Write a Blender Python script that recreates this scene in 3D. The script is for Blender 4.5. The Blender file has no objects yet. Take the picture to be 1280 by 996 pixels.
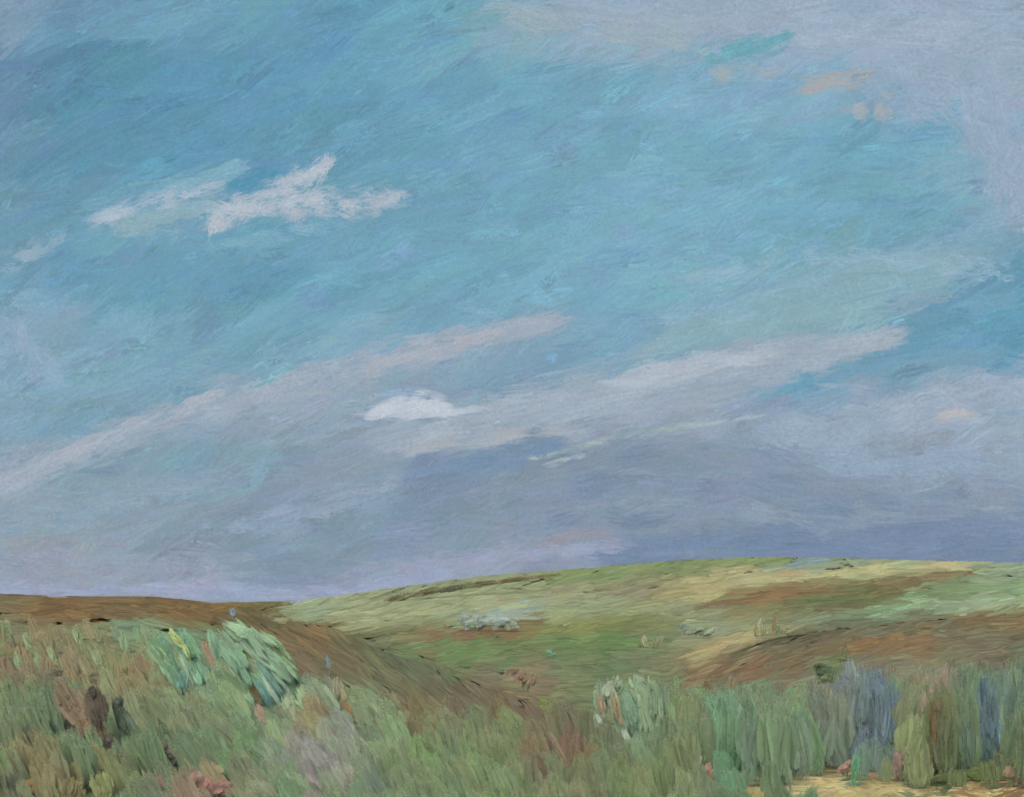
import bpy, math
import numpy as np

# ---------------------------------------------------------------- camera, sky light, sun, exposure
SC = bpy.context.scene
COL = SC.collection
CZ = 1.7                        # eye height over the ground underfoot
FPX = 1372.0                    # focal length in units of 1/1280 of the picture width
HOR = 757.0                     # row of the true horizon
EXPOSURE = 1.5
cam_d = bpy.data.cameras.new('camera')
cam = bpy.data.objects.new('camera', cam_d)
COL.objects.link(cam)
cam.location = (0, 0, CZ)
cam.rotation_euler = (math.radians(90), 0, 0)
cam_d.sensor_fit = 'HORIZONTAL'
cam_d.sensor_width = 36.0
cam_d.lens = 36.0 * FPX / 1280.0
cam_d.shift_y = (HOR - 498.0) / 1280.0
cam_d.clip_start = 0.1
cam_d.clip_end = 20000
SC.camera = cam

SUN_EL, SUN_AZ = math.radians(38), math.radians(196)    # behind the viewer, to the left
world = bpy.data.worlds.new('World')
SC.world = world
world.use_nodes = True
wn = world.node_tree.nodes
wn.clear()
wo = wn.new('ShaderNodeOutputWorld')
bg = wn.new('ShaderNodeBackground')
st = wn.new('ShaderNodeTexSky')
st.sky_type = 'NISHITA'
st.sun_disc = False
st.sun_elevation = SUN_EL
st.sun_rotation = SUN_AZ
st.dust_density = 3.0
bg.inputs['Strength'].default_value = 0.10
world.node_tree.links.new(st.outputs['Color'], bg.inputs['Color'])
world.node_tree.links.new(bg.outputs['Background'], wo.inputs['Surface'])

sun_d = bpy.data.lights.new('sun', 'SUN')
sun_d.energy = 1.5
sun_d.angle = math.radians(45)        # soft, veiled sun
sun_d.color = (1.0, 0.95, 0.87)
sun = bpy.data.objects.new('sun', sun_d)
COL.objects.link(sun)
# direction towards the sun (azimuth measured clockwise from +y)
sdir = (math.cos(SUN_EL) * math.sin(SUN_AZ), math.cos(SUN_EL) * math.cos(SUN_AZ), math.sin(SUN_EL))
from mathutils import Vector
sun.rotation_euler = Vector(sdir).to_track_quat('Z', 'Y').to_euler()
sun.location = (-20, -30, 40)

SC.view_settings.view_transform = 'Standard'
SC.view_settings.look = 'None'
SC.view_settings.exposure = EXPOSURE
SC.view_settings.gamma = 1.0
SC.view_settings.use_curve_mapping = False
SC.cycles.max_bounces = 4
SC.cycles.diffuse_bounces = 2
SC.cycles.transparent_max_bounces = 64

E = 2.0 ** EXPOSURE
K_LAND = np.array([0.58, 0.605, 0.60])       # picture value -> base colour of plants and soil

RNG = np.random.default_rng(7)


# ---------------------------------------------------------------- colour helpers
def lin(c):
    c = np.asarray(c, float)
    return np.where(c <= 0.04045, c / 12.92, ((c + 0.055) / 1.055) ** 2.4)


def hx(s):
    s = s.lstrip('#')
    return [int(s[i:i + 2], 16) / 255.0 for i in (0, 2, 4)]


def pts(text):
    """'x y hex, x y hex, ...' -> array of x, y, r, g, b"""
    out = []
    for item in text.replace('\n', ' ').split(','):
        f = item.split()
        if len(f) == 3:
            out.append([float(f[0]), float(f[1])] + hx(f[2]))
    return np.array(out)


def sample(P, x, y, soft, ax=1.0, ay=1.0, tilt=0.0, pick=0.0, rng=RNG):
    """colour of the place at map position x, y from scattered colour notes"""
    x = np.asarray(x, float); y = np.asarray(y, float)
    out = np.empty(x.shape + (3,))
    xf, yf, of = x.ravel(), y.ravel(), out.reshape(-1, 3)
    c, s = math.cos(tilt), math.sin(tilt)
    for i in range(0, len(xf), 20000):
        dx = xf[i:i + 20000, None] - P[None, :, 0]
        dy = yf[i:i + 20000, None] - P[None, :, 1]
        a = (dx * c - dy * s) / ax
        b = (dx * s + dy * c) / ay
        d2 = a * a + b * b
        w = 1.0 / (d2 + soft * soft) ** 2.2
        w /= w.sum(1, keepdims=True)
        m = w @ P[:, 2:5]
        if pick > 0:
            w = w ** 1.7; w /= w.sum(1, keepdims=True)
            cs = np.cumsum(w, 1)
            k = (rng.random((len(m), 1)) > cs).sum(1).clip(0, len(P) - 1)
            f = (rng.random(len(m)) < pick)[:, None] * rng.uniform(.4, .9, (len(m), 1))
            m = m * (1 - f) + P[k, 2:5] * f
        of[i:i + 20000] = m
    return out


# ---------------------------------------------------------------- mesh helpers
def build(name, V, C, Q, mat, parent=None, attr='tint', N=None):
    """verts, per-vertex colour (linear), quads -> one mesh object"""
    used, inv = np.unique(Q.ravel(), return_inverse=True)
    V = V[used]; C = C[used]
    if N is not None: N = N[used]
    Q = inv.reshape(-1, 4)
    me = bpy.data.meshes.new(name)
    me.vertices.add(len(V))
    me.vertices.foreach_set('co', V.astype(np.float32).ravel())
    me.loops.add(Q.size)
    me.loops.foreach_set('vertex_index', Q.astype(np.int32).ravel())
    me.polygons.add(len(Q))
    me.polygons.foreach_set('loop_start', np.arange(0, Q.size, 4, dtype=np.int32))
    me.polygons.foreach_set('loop_total', np.full(len(Q), 4, np.int32))
    me.update(calc_edges=True)
    a = me.attributes.new(attr, 'FLOAT_COLOR', 'POINT')
    rgba = np.ones((len(V), 4), np.float32)
    rgba[:, :C.shape[1]] = np.clip(C, 0, 1)
    a.data.foreach_set('color', rgba.ravel())
    me.polygons.foreach_set('use_smooth', np.ones(len(Q), bool))
    if N is not None:                           # the rounded lie of the blades
        N = N / np.linalg.norm(N, axis=1, keepdims=True)
        na = me.attributes.new('custom_normal', 'FLOAT_VECTOR', 'POINT')
        na.data.foreach_set('vector', N.astype(np.float32).ravel())
    me.materials.append(mat)
    o = bpy.data.objects.new(name, me)
    COL.objects.link(o)
    if parent is not None:
        o.parent = parent
    return o


def tag(o, label=None, cat=None, group=None, kind=None):
    if label: o['label'] = label
    if cat: o['category'] = cat
    if group: o['group'] = group
    if kind: o['kind'] = kind
    return o


def grid_quads(n, m):
    i = np.arange(n * m).reshape(n, m)
    return np.stack([i[:-1, :-1], i[:-1, 1:], i[1:, 1:], i[1:, :-1]], -1).reshape(-1, 4)


def dabs(cx, cy, ang, L, W, col, nb=9, K=9, jit=.05, dry=0.0, curve=0.0, rag=.35, rng=RNG, hair=.8, rnd=.75):
    """Bundles of bristle-fine strips: N strokes of nb strips of K points, in map units.
    ang in degrees, rising to the right.  Returns x, y, side, colour, keep."""
    cx, cy, ang, L, W = [np.broadcast_to(np.asarray(v, float), np.shape(cx)) for v in (cx, cy, ang, L, W)]
    N = len(cx)
    t = np.linspace(-1, 1, nb)[None, :] + rng.normal(0, .5 / nb, (N, nb))
    r = np.sqrt(np.clip(1 - rnd * t * t, .05, 1))
    e0 = r * (1 - np.abs(rng.normal(0, rag, (N, nb))).clip(0, .85))
    e1 = r * (1 - np.abs(rng.normal(0, rag, (N, nb))).clip(0, .85))
    k = np.linspace(0, 1, K)
    s = -e0[..., None] + (e0 + e1)[..., None] * k
    cv = np.broadcast_to(np.asarray(curve, float), (N,))
    wob = rng.normal(0, .05, (N, nb, 1)) * np.sin(s * 4 + rng.uniform(0, 6, (N, 1, 1)))
    al = s * (L / 2)[:, None, None]
    la = t[..., None] * (W / 2)[:, None, None] + (cv * L)[:, None, None] * (s * s - .4) + wob * W[:, None, None]
    tap = np.clip(1.15 - np.abs(2 * k - 1) ** 5, .18, 1)
    hb = (W / nb * hair)[:, None] * rng.uniform(.6, 1.35, (N, nb))
    hb = hb[..., None] * tap
    a = np.radians(ang)[:, None, None]
    ca, sa = np.cos(a), np.sin(a)
    side = np.array([-1., 1.])
    lat = la[..., None] + hb[..., None] * side
    X = cx[:, None, None, None] + ca[..., None] * al[..., None] + sa[..., None] * lat
    Y = cy[:, None, None, None] - sa[..., None] * al[..., None] + ca[..., None] * lat
    br = 1 + jit * rng.normal(0, 1, (N, nb, 1, 1)) + jit * .6 * rng.normal(0, 1, (N, 1, 1, 1)) \
        + jit * .5 * (s * rng.normal(0, 1, (N, 1, 1)))[..., None]
    hue = 1 + jit * .35 * rng.normal(0, 1, (N, nb, 1, 3))
    C = col[:, None, None, :] * br * hue
    C = np.clip(C, 0.01, 1)
    keep = np.ones((N, nb, K - 1), bool)
    dr = np.broadcast_to(np.asarray(dry, float), (N,))
    if dr.max() > 0:
        nz = rng.random((N, nb, K - 1))
        nz = (nz + np.roll(nz, 1, 2) + np.roll(nz, 2, 2) + .8 * np.roll(nz, 1, 1) + .8 * np.roll(nz, -1, 1)) / 4.6
        thr = .5 + (dr - .5)[:, None, None] * .42
        keep = (nz > thr) | (dr[:, None, None] <= 0)
    return X, Y, np.broadcast_to(side, X.shape), C, keep, s


def quads_of(N, nb, K, keep):
    i = np.arange(N * nb * K * 2).reshape(N, nb, K, 2)
    q = np.stack([i[:, :, :-1, 0], i[:, :, :-1, 1], i[:, :, 1:, 1], i[:, :, 1:, 0]], -1)
    return q[keep]


def soft_normals(base, n, nb, K, ang, across=.3, tilt=.12, up=None):
    """normals of rounded strips round a common direction"""
    side = np.array([-1., 1.])[None, None, None, :]
    a = np.radians(np.broadcast_to(ang, (n,)))[:, None, None, None]
    sx = side * np.sin(a) * across * RNG.uniform(.3, 1.5, (n, nb, 1, 1))
    sz = -side * np.cos(a) * across * RNG.uniform(.3, 1.5, (n, nb, 1, 1))
    sh = (n, nb, K, 2)
    N = np.empty(sh + (3,))
    N[..., 0] = base[0] + sx + RNG.normal(0, tilt, (n, nb))[..., None, None] + RNG.normal(0, tilt, (n,))[:, None, None, None]
    N[..., 1] = base[1]
    N[..., 2] = base[2] + sz + RNG.normal(0, tilt, (n, nb))[..., None, None] + RNG.normal(0, tilt, (n,))[:, None, None, None]
    return N.reshape(-1, 3)


def with_veil(C, s, a0, power=2.2):
    """colour plus an opacity that thins towards both ends of each strip"""
    a = np.clip(1 - np.abs(s) ** power, .0, 1) * a0
    a = np.broadcast_to(a[..., None], a.shape + (2,)).reshape(-1, 1)
    return np.concatenate([C, a], 1)


def facing(V, Q, d):
    """turn every quad so that it faces direction d"""
    g = np.cross(V[Q[:, 2]] - V[Q[:, 0]], V[Q[:, 3]] - V[Q[:, 1]])
    f = (g @ np.asarray(d, float)) < 0
    Q = Q.copy(); Q[f] = Q[f][:, ::-1]
    return Q


# ---------------------------------------------------------------- materials
def paint(name, rough=.6, grain_scale=0.0, grain=0.0, emit=False, spec=.3, bump=0.0, veil=False, leaf=0.0):
    m = bpy.data.materials.new(name)
    m.use_nodes = True
    nt = m.node_tree
    n = nt.nodes
    n.clear()
    out = n.new('ShaderNodeOutputMaterial')
    at = n.new('ShaderNodeAttribute')
    at.attribute_name = 'tint'
    src = at.outputs['Color']
    hsrc = None
    if grain > 0:
        tc = n.new('ShaderNodeTexCoord')
        no = n.new('ShaderNodeTexNoise')
        no.inputs['Scale'].default_value = grain_scale
        no.inputs['Detail'].default_value = 5
        no.inputs['Roughness'].default_value = .85
        nt.links.new(tc.outputs['Object'], no.inputs['Vector'])
        mr = n.new('ShaderNodeMapRange')
        mr.inputs['From Min'].default_value = .25
        mr.inputs['From Max'].default_value = .75
        mr.inputs['To Min'].default_value = 1 - grain
        mr.inputs['To Max'].default_value = 1 + grain
        nt.links.new(no.outputs['Fac'], mr.inputs['Value'])
        mu = n.new('ShaderNodeVectorMath')
        mu.operation = 'SCALE'
        nt.links.new(src, mu.inputs[0])
        nt.links.new(mr.outputs['Result'], mu.inputs['Scale'])
        src = mu.outputs['Vector']
        hsrc = no.outputs['Fac']
    if emit:
        em = n.new('ShaderNodeEmission')
        nt.links.new(src, em.inputs['Color'])
        nt.links.new(em.outputs['Emission'], out.inputs['Surface'])
    else:
        p = n.new('ShaderNodeBsdfPrincipled')
        p.inputs['Roughness'].default_value = rough
        p.inputs['Specular IOR Level'].default_value = spec
        nt.links.new(src, p.inputs['Base Color'])
        if bump > 0 and hsrc is not None:
            b = n.new('ShaderNodeBump')
            b.inputs['Strength'].default_value = bump
            b.inputs['Distance'].default_value = 1.0 / grain_scale
            nt.links.new(hsrc, b.inputs['Height'])
            nt.links.new(b.outputs['Normal'], p.inputs['Normal'])
        nt.links.new(p.outputs['BSDF'], out.inputs['Surface'])
        if leaf > 0:                            # light passing through thin leaves
            tl = n.new('ShaderNodeBsdfTranslucent')
            lm = n.new('ShaderNodeMixShader')
            lm.inputs['Fac'].default_value = leaf
            nt.links.new(src, tl.inputs['Color'])
            nt.links.new(p.outputs['BSDF'], lm.inputs[1])
            nt.links.new(tl.outputs['BSDF'], lm.inputs[2])
            nt.links.new(lm.outputs['Shader'], out.inputs['Surface'])
    if veil:                                    # thin at the edges: what lies behind shows through
        tr = n.new('ShaderNodeBsdfTransparent')
        mx = n.new('ShaderNodeMixShader')
        sh = out.inputs['Surface'].links[0].from_socket
        nt.links.new(at.outputs['Alpha'], mx.inputs['Fac'])
        nt.links.new(tr.outputs['BSDF'], mx.inputs[1])
        nt.links.new(sh, mx.inputs[2])
        nt.links.new(mx.outputs['Shader'], out.inputs['Surface'])
    return m


M_SKY = paint('sky_air', emit=True, grain_scale=.11, grain=.22, veil=True)
M_CLOUD = paint('cloud_glow', emit=True, grain_scale=.13, grain=.22, veil=True)  # clouds glow by themselves, unlit by the sun; their light is in the stroke colours
M_SOIL = paint('soil', rough=.9, grain_scale=2.0, grain=.15, spec=.1)
M_FIELD = paint('pasture', rough=.85, grain_scale=.6, grain=.2, spec=.1, bump=.2, leaf=.25)
M_GRASS = paint('grass_blades', rough=.55, grain_scale=14.0, grain=.24, spec=.2, bump=.35, leaf=.35, veil=True)

# ---------------------------------------------------------------- sky
SKY = """
0 30 7C9CB8, 107 30 6A9FBE, 213 30 6BA2C0, 320 30 659FBE, 427 30 5F9CBB, 533 30 68A4C0, 640 25 84ABBF, 747 30 90ADC2, 853 30 9AAFC4, 960 30 98AFC6, 1067 30 98AEC8, 1173 30 A0B2CC, 1280 30 8FA4BA,
0 110 6890B2, 60 75 5B8FB2, 107 110 5793B3, 213 110 5A98B9, 320 110 5E9CBB, 427 110 62A0BE, 533 110 66A3C0, 640 110 6BA5C0, 747 110 6FA8C0, 853 110 7AAEC8, 960 120 7FB0CA, 1067 130 80ACC4, 1173 110 93ADC6, 1280 110 98ACC4,
0 190 6696B5, 107 190 5B97B6, 213 190 5C9AB9, 320 190 609CBA, 427 190 64A0BC, 533 190 69A4C0, 640 190 6EA7C2, 747 190 70A9C2, 853 190 74AEC8, 960 190 73ADC6, 1067 190 6FABC4, 1150 180 6AA6C0, 1190 190 78A9C2, 1280 190 93AFCA,
0 270 6E9EBA, 60 260 6699B6, 107 270 6FA3BD, 160 310 6CA2BE, 213 270 72A5BE, 320 290 6FA6C2, 427 290 6AA3BE, 533 270 6FA8C2, 640 270 70A9C2, 747 270 76AEC8, 853 270 77B0CA, 960 270 72ADC6, 1067 270 6EA9C2, 1173 260 6FA7BF, 1240 250 7FA9C2, 1280 270 7BA8C0,
0 350 6EA0BB, 40 340 699CB8, 107 350 68A0BC, 213 350 64A0BC, 320 350 629EBB, 427 350 6BA5C2, 533 350 70AAC4, 640 350 73ACC6, 747 350 76AEC8, 853 330 79B0C6, 960 350 80B1C8, 1067 350 84AFC0, 1173 350 86AEC0, 1240 360 6CA2BE, 1280 350 5E9CBA,
0 430 86A9C2, 50 410 84AAC2, 107 430 7FABC2, 213 430 74A8BE, 320 430 74A8C0, 380 400 6FA6C2, 427 430 7DABC4, 533 400 74A9C4, 640 440 84A8C2, 747 430 74A6C2, 853 430 84ABC0, 960 400 88AFC0, 1067 400 88AEBE, 1173 410 66A0BC, 1250 420 5F9EBC, 1000 485 669FBC, 1060 475 72A3BE, 1280 430 62A0BC,
0 510 84A8C0, 60 500 7BA8BC, 107 510 78A6BC, 213 490 78A6BE, 213 540 84A4BC, 320 520 90A8BE, 427 500 96A9BD, 427 530 8BA3BC, 533 470 86A4BE, 640 480 7BA2BE, 747 520 93A6BA, 853 510 96A8BC, 960 510 8FA5BC, 1067 520 90A6BE, 1173 470 76A3BC, 1173 510 98AAC2, 1280 510 98ACC4,
0 600 98A9C4, 107 570 7FA4BC, 107 610 84A2B8, 213 580 7AA2BC, 320 580 7EA2BC, 427 580 8BA1BA, 533 590 7C96B4, 640 580 7C96B2, 640 610 8499B2, 747 590 8399B2, 853 590 8199B0, 960 590 879DB8, 1067 580 8FA5BE, 1173 590 92A6BE, 1280 590 90A6C0,
0 660 8FA4BA, 107 650 8CA3B9, 213 650 88A1BA, 320 640 849FBA, 427 640 7F9BB8, 533 640 7C98B6, 640 640 8198B4, 747 650 8398B2, 853 650 8095AE, 960 650 8094B0, 1067 640 8498B4, 1173 640 8094B0, 1280 640 7B8FAE,
0 720 93A1BC, 60 700 98A0B6, 107 720 98A5BC, 213 700 8AA1BC, 320 700 84A0BE, 427 690 829CBA, 533 690 859EBC, 427 730 93A3C2, 533 720 92A3C4, 640 690 96A3C0, 747 690 8A9CBC, 853 685 7C90AE, 960 685 778CAC, 1067 685 778BAB, 1173 685 7388A8, 1280 685 7389A8,
0 745 A0AAC8, 213 745 9CA8C8, 427 745 98A6C8, 640 720 8F9FC0
"""
SKYP = pts(SKY)
R_SKY = 4200.0


def dome(X, Y, r):
    dx = (X - 640.0) / FPX
    dz = (HOR - Y) / FPX
    n = np.sqrt(dx * dx + 1 + dz * dz)
    f = r / n
    return np.stack([dx * f, f, dz * f + CZ], -1)


def sky_colour(x, y, pick=0.0):
    c = sample(SKYP, x, y, 20, ax=1.9, ay=.8, tilt=math.radians(18), pick=pick)
    low = np.clip((np.asarray(y, float) - 470) / 130, 0, 1)[..., None]
    c = c * (1 - low * np.array([.0, .012, .045]))
    g = c @ np.array([.3, .6, .1])
    return (c * .83 + g[..., None] * .17) * .985


def sky_angle(x, y):
    a = 27 - 13 * np.clip(x / 1280, 0, 1) - 12 * np.clip((y - 420) / 300, 0, 1)
    return a


def sky_mesh():
    Vs, Cs, Qs = [], [], []
    off = 0
    # the smooth air behind: a large curved backdrop far beyond the frame
    gx = np.concatenate([np.linspace(-3200, -200, 40), np.linspace(-190, 1470, 190), np.linspace(1480, 4480, 40)])
    gy = np.concatenate([np.linspace(-1700, -130, 30), np.linspace(-120, 780, 110), np.linspace(790, 900, 4)])
    X, Y = np.meshgrid(gx, gy)
    V = dome(X, Y, R_SKY).reshape(-1, 3)
    C = lin(sky_colour(np.clip(X, -60, 1340), np.clip(Y, -60, 760))).reshape(-1, 3) / E
    C = np.concatenate([C, np.ones((len(C), 1))], 1)
    Vs.append(V); Cs.append(C); Qs.append(grid_quads(*X.shape)); off += len(V)
    # veils and streaks of air in front of it, long first, short last
    for (n, l0, l1, w0, w1, jit, dry, nb, K, pick) in (
            (1700, 90, 220, 24, 52, .014, .0, 12, 10, .45),
            (2000, 50, 130, 12, 28, .02, .3, 12, 12, .45),
            (1500, 20, 60, 5, 13, .028, .36, 8, 9, .3)):
        cx = RNG.uniform(-160, 1440, n)
        cy = RNG.uniform(-130, 765, n)
        col = sky_colour(np.clip(cx, -60, 1340), np.clip(cy, -60, 760), pick)
        ang = sky_angle(cx, cy) + RNG.normal(0, 14, n)
        L = RNG.uniform(l0, l1, n)
        W = RNG.uniform(w0, w1, n)
        X, Y, sd, C, keep, s = dabs(cx, cy, ang, L, W, col, nb=nb, K=K, jit=jit, dry=dry,
                                    curve=RNG.normal(0, .03, n), rag=.3)
        C = C * (1 + RNG.normal(0, .028, (n, 1, 1, 1))) * (1 + RNG.normal(0, .016, (n, 1, 1, 3)))
        rank = np.arange(n)[:, None, None, None] * .15 + len(Vs) * 260
        r = R_SKY - 20 - rank - RNG.uniform(0, .1, X.shape[:2])[..., None, None] + 0 * X
        V = dome(X, Y, r).reshape(-1, 3)
        Cc = np.broadcast_to(C[:, :, :, None, :] if C.ndim == 4 else C, X.shape + (3,)).reshape(-1, 3)
        Vs.append(V); Cs.append(with_veil(lin(Cc) / E, s, RNG.uniform(.35, .95, (n, 1, 1)))); Qs.append(quads_of(n, nb, K, keep) + off)
        off += len(V)
    o = build('sky', np.concatenate(Vs), np.concatenate(Cs), np.concatenate(Qs), M_SKY)
    tag(o, kind='structure')


sky_mesh()

# ---------------------------------------------------------------- clouds
CLOUD_R = [3250.0]


def cloud(label, spines, group=None):
    """spines: list of (points [(x, y, halfwidth)...], colours, n, length, width, dryness, angle jitter)"""
    parts = []
    off = 0
    r0 = CLOUD_R[0]
    CLOUD_R[0] -= 40.0
    layer = 0
    for sp in spines:
        P, cols, n, ln, wd, dry, aj = sp
        P = np.array(P, float)
        cols = np.array([hx(c) for c in cols.split()])
        seg = np.hypot(np.diff(P[:, 0]), np.diff(P[:, 1]))
        cum = np.concatenate([[0], np.cumsum(seg)]); cum /= cum[-1]
        u = np.sort(RNG.uniform(0, 1, n)); RNG.shuffle(u)
        cx = np.interp(u, cum, P[:, 0]); cy = np.interp(u, cum, P[:, 1]); hw = np.interp(u, cum, P[:, 2])
        ex = np.interp(u + .03, cum, P[:, 0]) - np.interp(u - .03, cum, P[:, 0])
        ey = np.interp(u + .03, cum, P[:, 1]) - np.interp(u - .03, cum, P[:, 1])
        ang = np.degrees(np.arctan2(-ey, ex)) + RNG.normal(0, aj, n)
        q = np.clip(RNG.normal(0, .55, n), -1.2, 1.2)
        hw = hw * 1.25
        cx = cx + q * hw * np.sin(np.radians(ang)); cy = cy + q * hw * np.cos(np.radians(ang))
        k = RNG.integers(0, len(cols), n)
        cols = cols * np.array([.99, .99, .965])
        f = RNG.uniform(0, .5, (n, 1))
        col = cols[k] * (1 - f) + cols.mean(0) * f
        L = ln * RNG.uniform(.55, 1.3, n)
        W = np.minimum(wd * RNG.uniform(.6, 1.3, n), hw * 1.6 + 3)
        nb, K = 11, 11
        X, Y, sd, C, keep, s = dabs(cx, cy, ang, L, W, col, nb=nb, K=K, jit=.022, dry=dry,
                                    curve=RNG.normal(0, .03, n), rag=.35)
        r = r0 - layer - np.arange(n)[:, None, None, None] * (30.0 / max(n, 1) / len(spines)) \
            - RNG.uniform(0, .02, (n, nb))[..., None, None] + 0 * X
        layer += 32.0 / len(spines)
        V = dome(X, Y, r).reshape(-1, 3)
        Cc = np.broadcast_to(C, X.shape + (3,)).reshape(-1, 3) if C.shape[:-1] == X.shape else \
            np.broadcast_to(C.reshape(n, nb, K, 1, 3), X.shape + (3,)).reshape(-1, 3)
        al = (1 - .55 * np.abs(q))[:, None, None] * RNG.uniform(.45, 1.0, (n, nb, 1)) * (1 - dry * .4)
        parts.append((V, with_veil(lin(Cc) / E, s, al), facing(V, quads_of(n, nb, K, keep), (0, -1, 0)) + off,
                      soft_normals((0, -1, .25), n, nb, K, ang, .22, .07)))
        off += len(V)
    NN = np.concatenate([p[3] for p in parts])
    V = np.concatenate([p[0] for p in parts]); C = np.concatenate([p[1] for p in parts]); Q = np.concatenate([p[2] for p in parts])
    org = V.mean(0)
    o = build('cloud', V - org, C, Q, M_CLOUD, N=NN)
    o.location = org
    tag(o, label, 'cloud', group or 'clouds drifting over the hills')
    return o


cloud('pale grey-mauve cloud filling the upper right corner of the sky', [
    ([(690, -20, 20), (830, 0, 40), (1000, 10, 50), (1150, 20, 60), (1320, 30, 70)], '98AFC4 9AADC4 96ACC6 A0B1CA', 200, 90, 26, .1, 10),
    ([(620, 18, 12), (700, 26, 14), (790, 40, 18), (850, 55, 16)], '9CB0BE 98AFC0 A0AFC0', 46, 60, 16, .35, 12),
    ([(1110, 70, 40), (1190, 100, 50), (1240, 150, 44), (1262, 220, 30), (1275, 280, 16)], '98ABC4 9CAFC8 94AAC2', 130, 60, 20, .3, 30),
    ([(1000, 40, 14), (1080, 46, 22), (1200, 40, 22)], 'A3B4CC A0B0CA', 40, 70, 16, .3, 10),
    ([(892, 74, 6), (930, 62, 10), (984, 48, 8)], '70A6B9 6BA2B7 78ABBE', 34, 46, 12, .1, 5)])
cloud('small peach-grey cloud scrap in the upper right, above a square one', [
    ([(1012, 108, 6), (1050, 102, 9), (1085, 92, 8)], 'A8ABB4 A5ACB6 AAACB2', 14, 52, 12, .2, 8)])
cloud('small squarish peach-grey cloud scrap with a torn lower edge, upper right', [
    ([(1066, 138, 14), (1090, 140, 16), (1116, 138, 12)], 'A3ACB8 A5ACB6 9FACBA', 26, 22, 9, .2, 50)])
cloud('faint pinkish grey cloud scrap beneath a teal gap, upper right', [
    ([(895, 92, 6), (930, 98, 9), (965, 92, 8)], '9CAEBC A2ADB8', 14, 40, 11, .35, 8)])
cloud('white streaked cloud with ragged tail high on the left', [
    ([(190, 240, 6), (250, 228, 8), (300, 210, 6)], '84AFC7 80ABC4 8AB2C8', 26, 60, 14, .2, 5),
    ([(150, 285, 9), (215, 272, 14), (260, 264, 14)], '8FB0C0 8AACBE 93B2C4', 40, 50, 16, .25, 8),
    ([(104, 282, 5), (160, 262, 8), (215, 246, 8), (278, 232, 5)], 'ABBBCF B2BDD0 9DB3C8', 44, 50, 8, .42, 7),
    ([(360, 272, 12), (400, 258, 18), (445, 256, 18), (500, 246, 7)], 'A6B6CA AEBACC 9DB2C8 B2BCCC', 110, 36, 9, .45, 22),
    ([(262, 288, 8), (290, 264, 15), (330, 248, 17), (375, 228, 15), (414, 202, 5)], 'B2BDD0 B8C1D1 A8B8CC BCC4D2', 100, 40, 9, .42, 14),
    ([(268, 262, 9), (320, 264, 10), (360, 256, 10), (400, 246, 8)], 'B8C1D1 AEBBCD B4BED0', 50, 40, 9, .45, 16),
    ([(284, 234, 5), (308, 228, 8), (340, 214, 5)], '5892B2 5C96B6', 24, 30, 9, .0, 6),
    ([(250, 300, 5), (320, 292, 6), (400, 276, 5)], '6FA6C0 669EBA', 24, 44, 8, .3, 8)])
cloud('faint bluish wisp of cloud at the left edge beside the white streaked cloud', [
    ([(-10, 332, 10), (40, 318, 9), (72, 300, 5)], '93AFC6 8AAAC2 9AB3C8', 20, 40, 9, .3, 10)])
cloud('faint bluish wisp directly under the white streaked cloud', [
    ([(260, 312, 6), (340, 294, 8), (430, 285, 6)], '7CABC4 86B0C8', 22, 50, 10, .3, 10)])
cloud('hazy lavender cloud on the left edge at middle height', [
    ([(-20, 400, 22), (20, 420, 26), (50, 450, 22), (70, 470, 10)], '93ABC6 8DACC4 98ADC6', 50, 40, 12, .4, 25)])
cloud('greenish grey veil of cloud on the right under open blue', [
    ([(840, 430, 10), (930, 395, 26), (1040, 365, 28), (1130, 345, 24), (1205, 325, 12)], '8BAEBE 88ACBC 8FB0C2 86AEC0', 90, 90, 18, .2, 6),
    ([(850, 350, 5), (930, 332, 9), (1010, 318, 9), (1100, 322, 8), (1250, 345, 10)], '98B6CC 92B2CA', 44, 50, 9, .45, 8),
    ([(1200, 325, 6), (1260, 345, 14)], '93B3CA 9AB5CC', 20, 26, 8, .5, 10)])
cloud('long pale mauve cloud band climbing from left edge towards the middle', [
    ([(-30, 622, 10), (40, 588, 13), (110, 560, 15), (180, 532, 16), (260, 508, 22), (350, 485, 26), (440, 462, 18), (540, 432, 14), (640, 410, 11), (705, 403, 4)],
     'A2ADC0 A6B1C3 9CABC0 98AABE', 170, 74, 15, .25, 6),
    ([(60, 578, 5), (150, 540, 6), (240, 500, 6), (330, 470, 5)], 'B0B6C6 ACB6C6', 26, 60, 7, .4, 4),
    ([(430, 468, 6), (520, 444, 8), (620, 414, 8)], 'A8B0C2 AFB3C2', 30, 60, 9, .35, 5)])
cloud('broad pale grey cloud band rising to the right across the middle', [
    ([(480, 556, 10), (560, 535, 20), (640, 520, 26), (720, 502, 28), (800, 482, 28), (880, 468, 26), (960, 456, 22), (1040, 440, 16), (1110, 424, 6)],
     'A2AFC1 A5B2C4 9CABBF 99A9BD', 190, 90, 18, .15, 5),
    ([(770, 478, 8), (830, 466, 12), (900, 452, 10), (960, 446, 8)], 'B2BDCE AFBACC', 34, 80, 12, .2, 4),
    ([(520, 560, 6), (600, 548, 8), (700, 540, 6)], 'A9AEBA A6AFBC', 24, 60, 10, .3, 5)])
cloud('deep slate mauve storm cloud lying on the far ridge at right', [
    ([(640, 650, 20), (760, 620, 44), (900, 610, 60), (1040, 630, 50), (1180, 640, 40), (1320, 640, 40)], '8398B1 8197AF 8599B4 7F94AE 7489A5 8EA0B4 8A95B0 8C9AAC', 200, 90, 22, .1, 7),
    ([(760, 690, 10), (900, 680, 16), (1060, 678, 18), (1200, 672, 22), (1330, 670, 24)], '778CAC 7A8EAD 7086A4 7B8DB0 8292B0', 130, 90, 16, .1, 4)])
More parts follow.
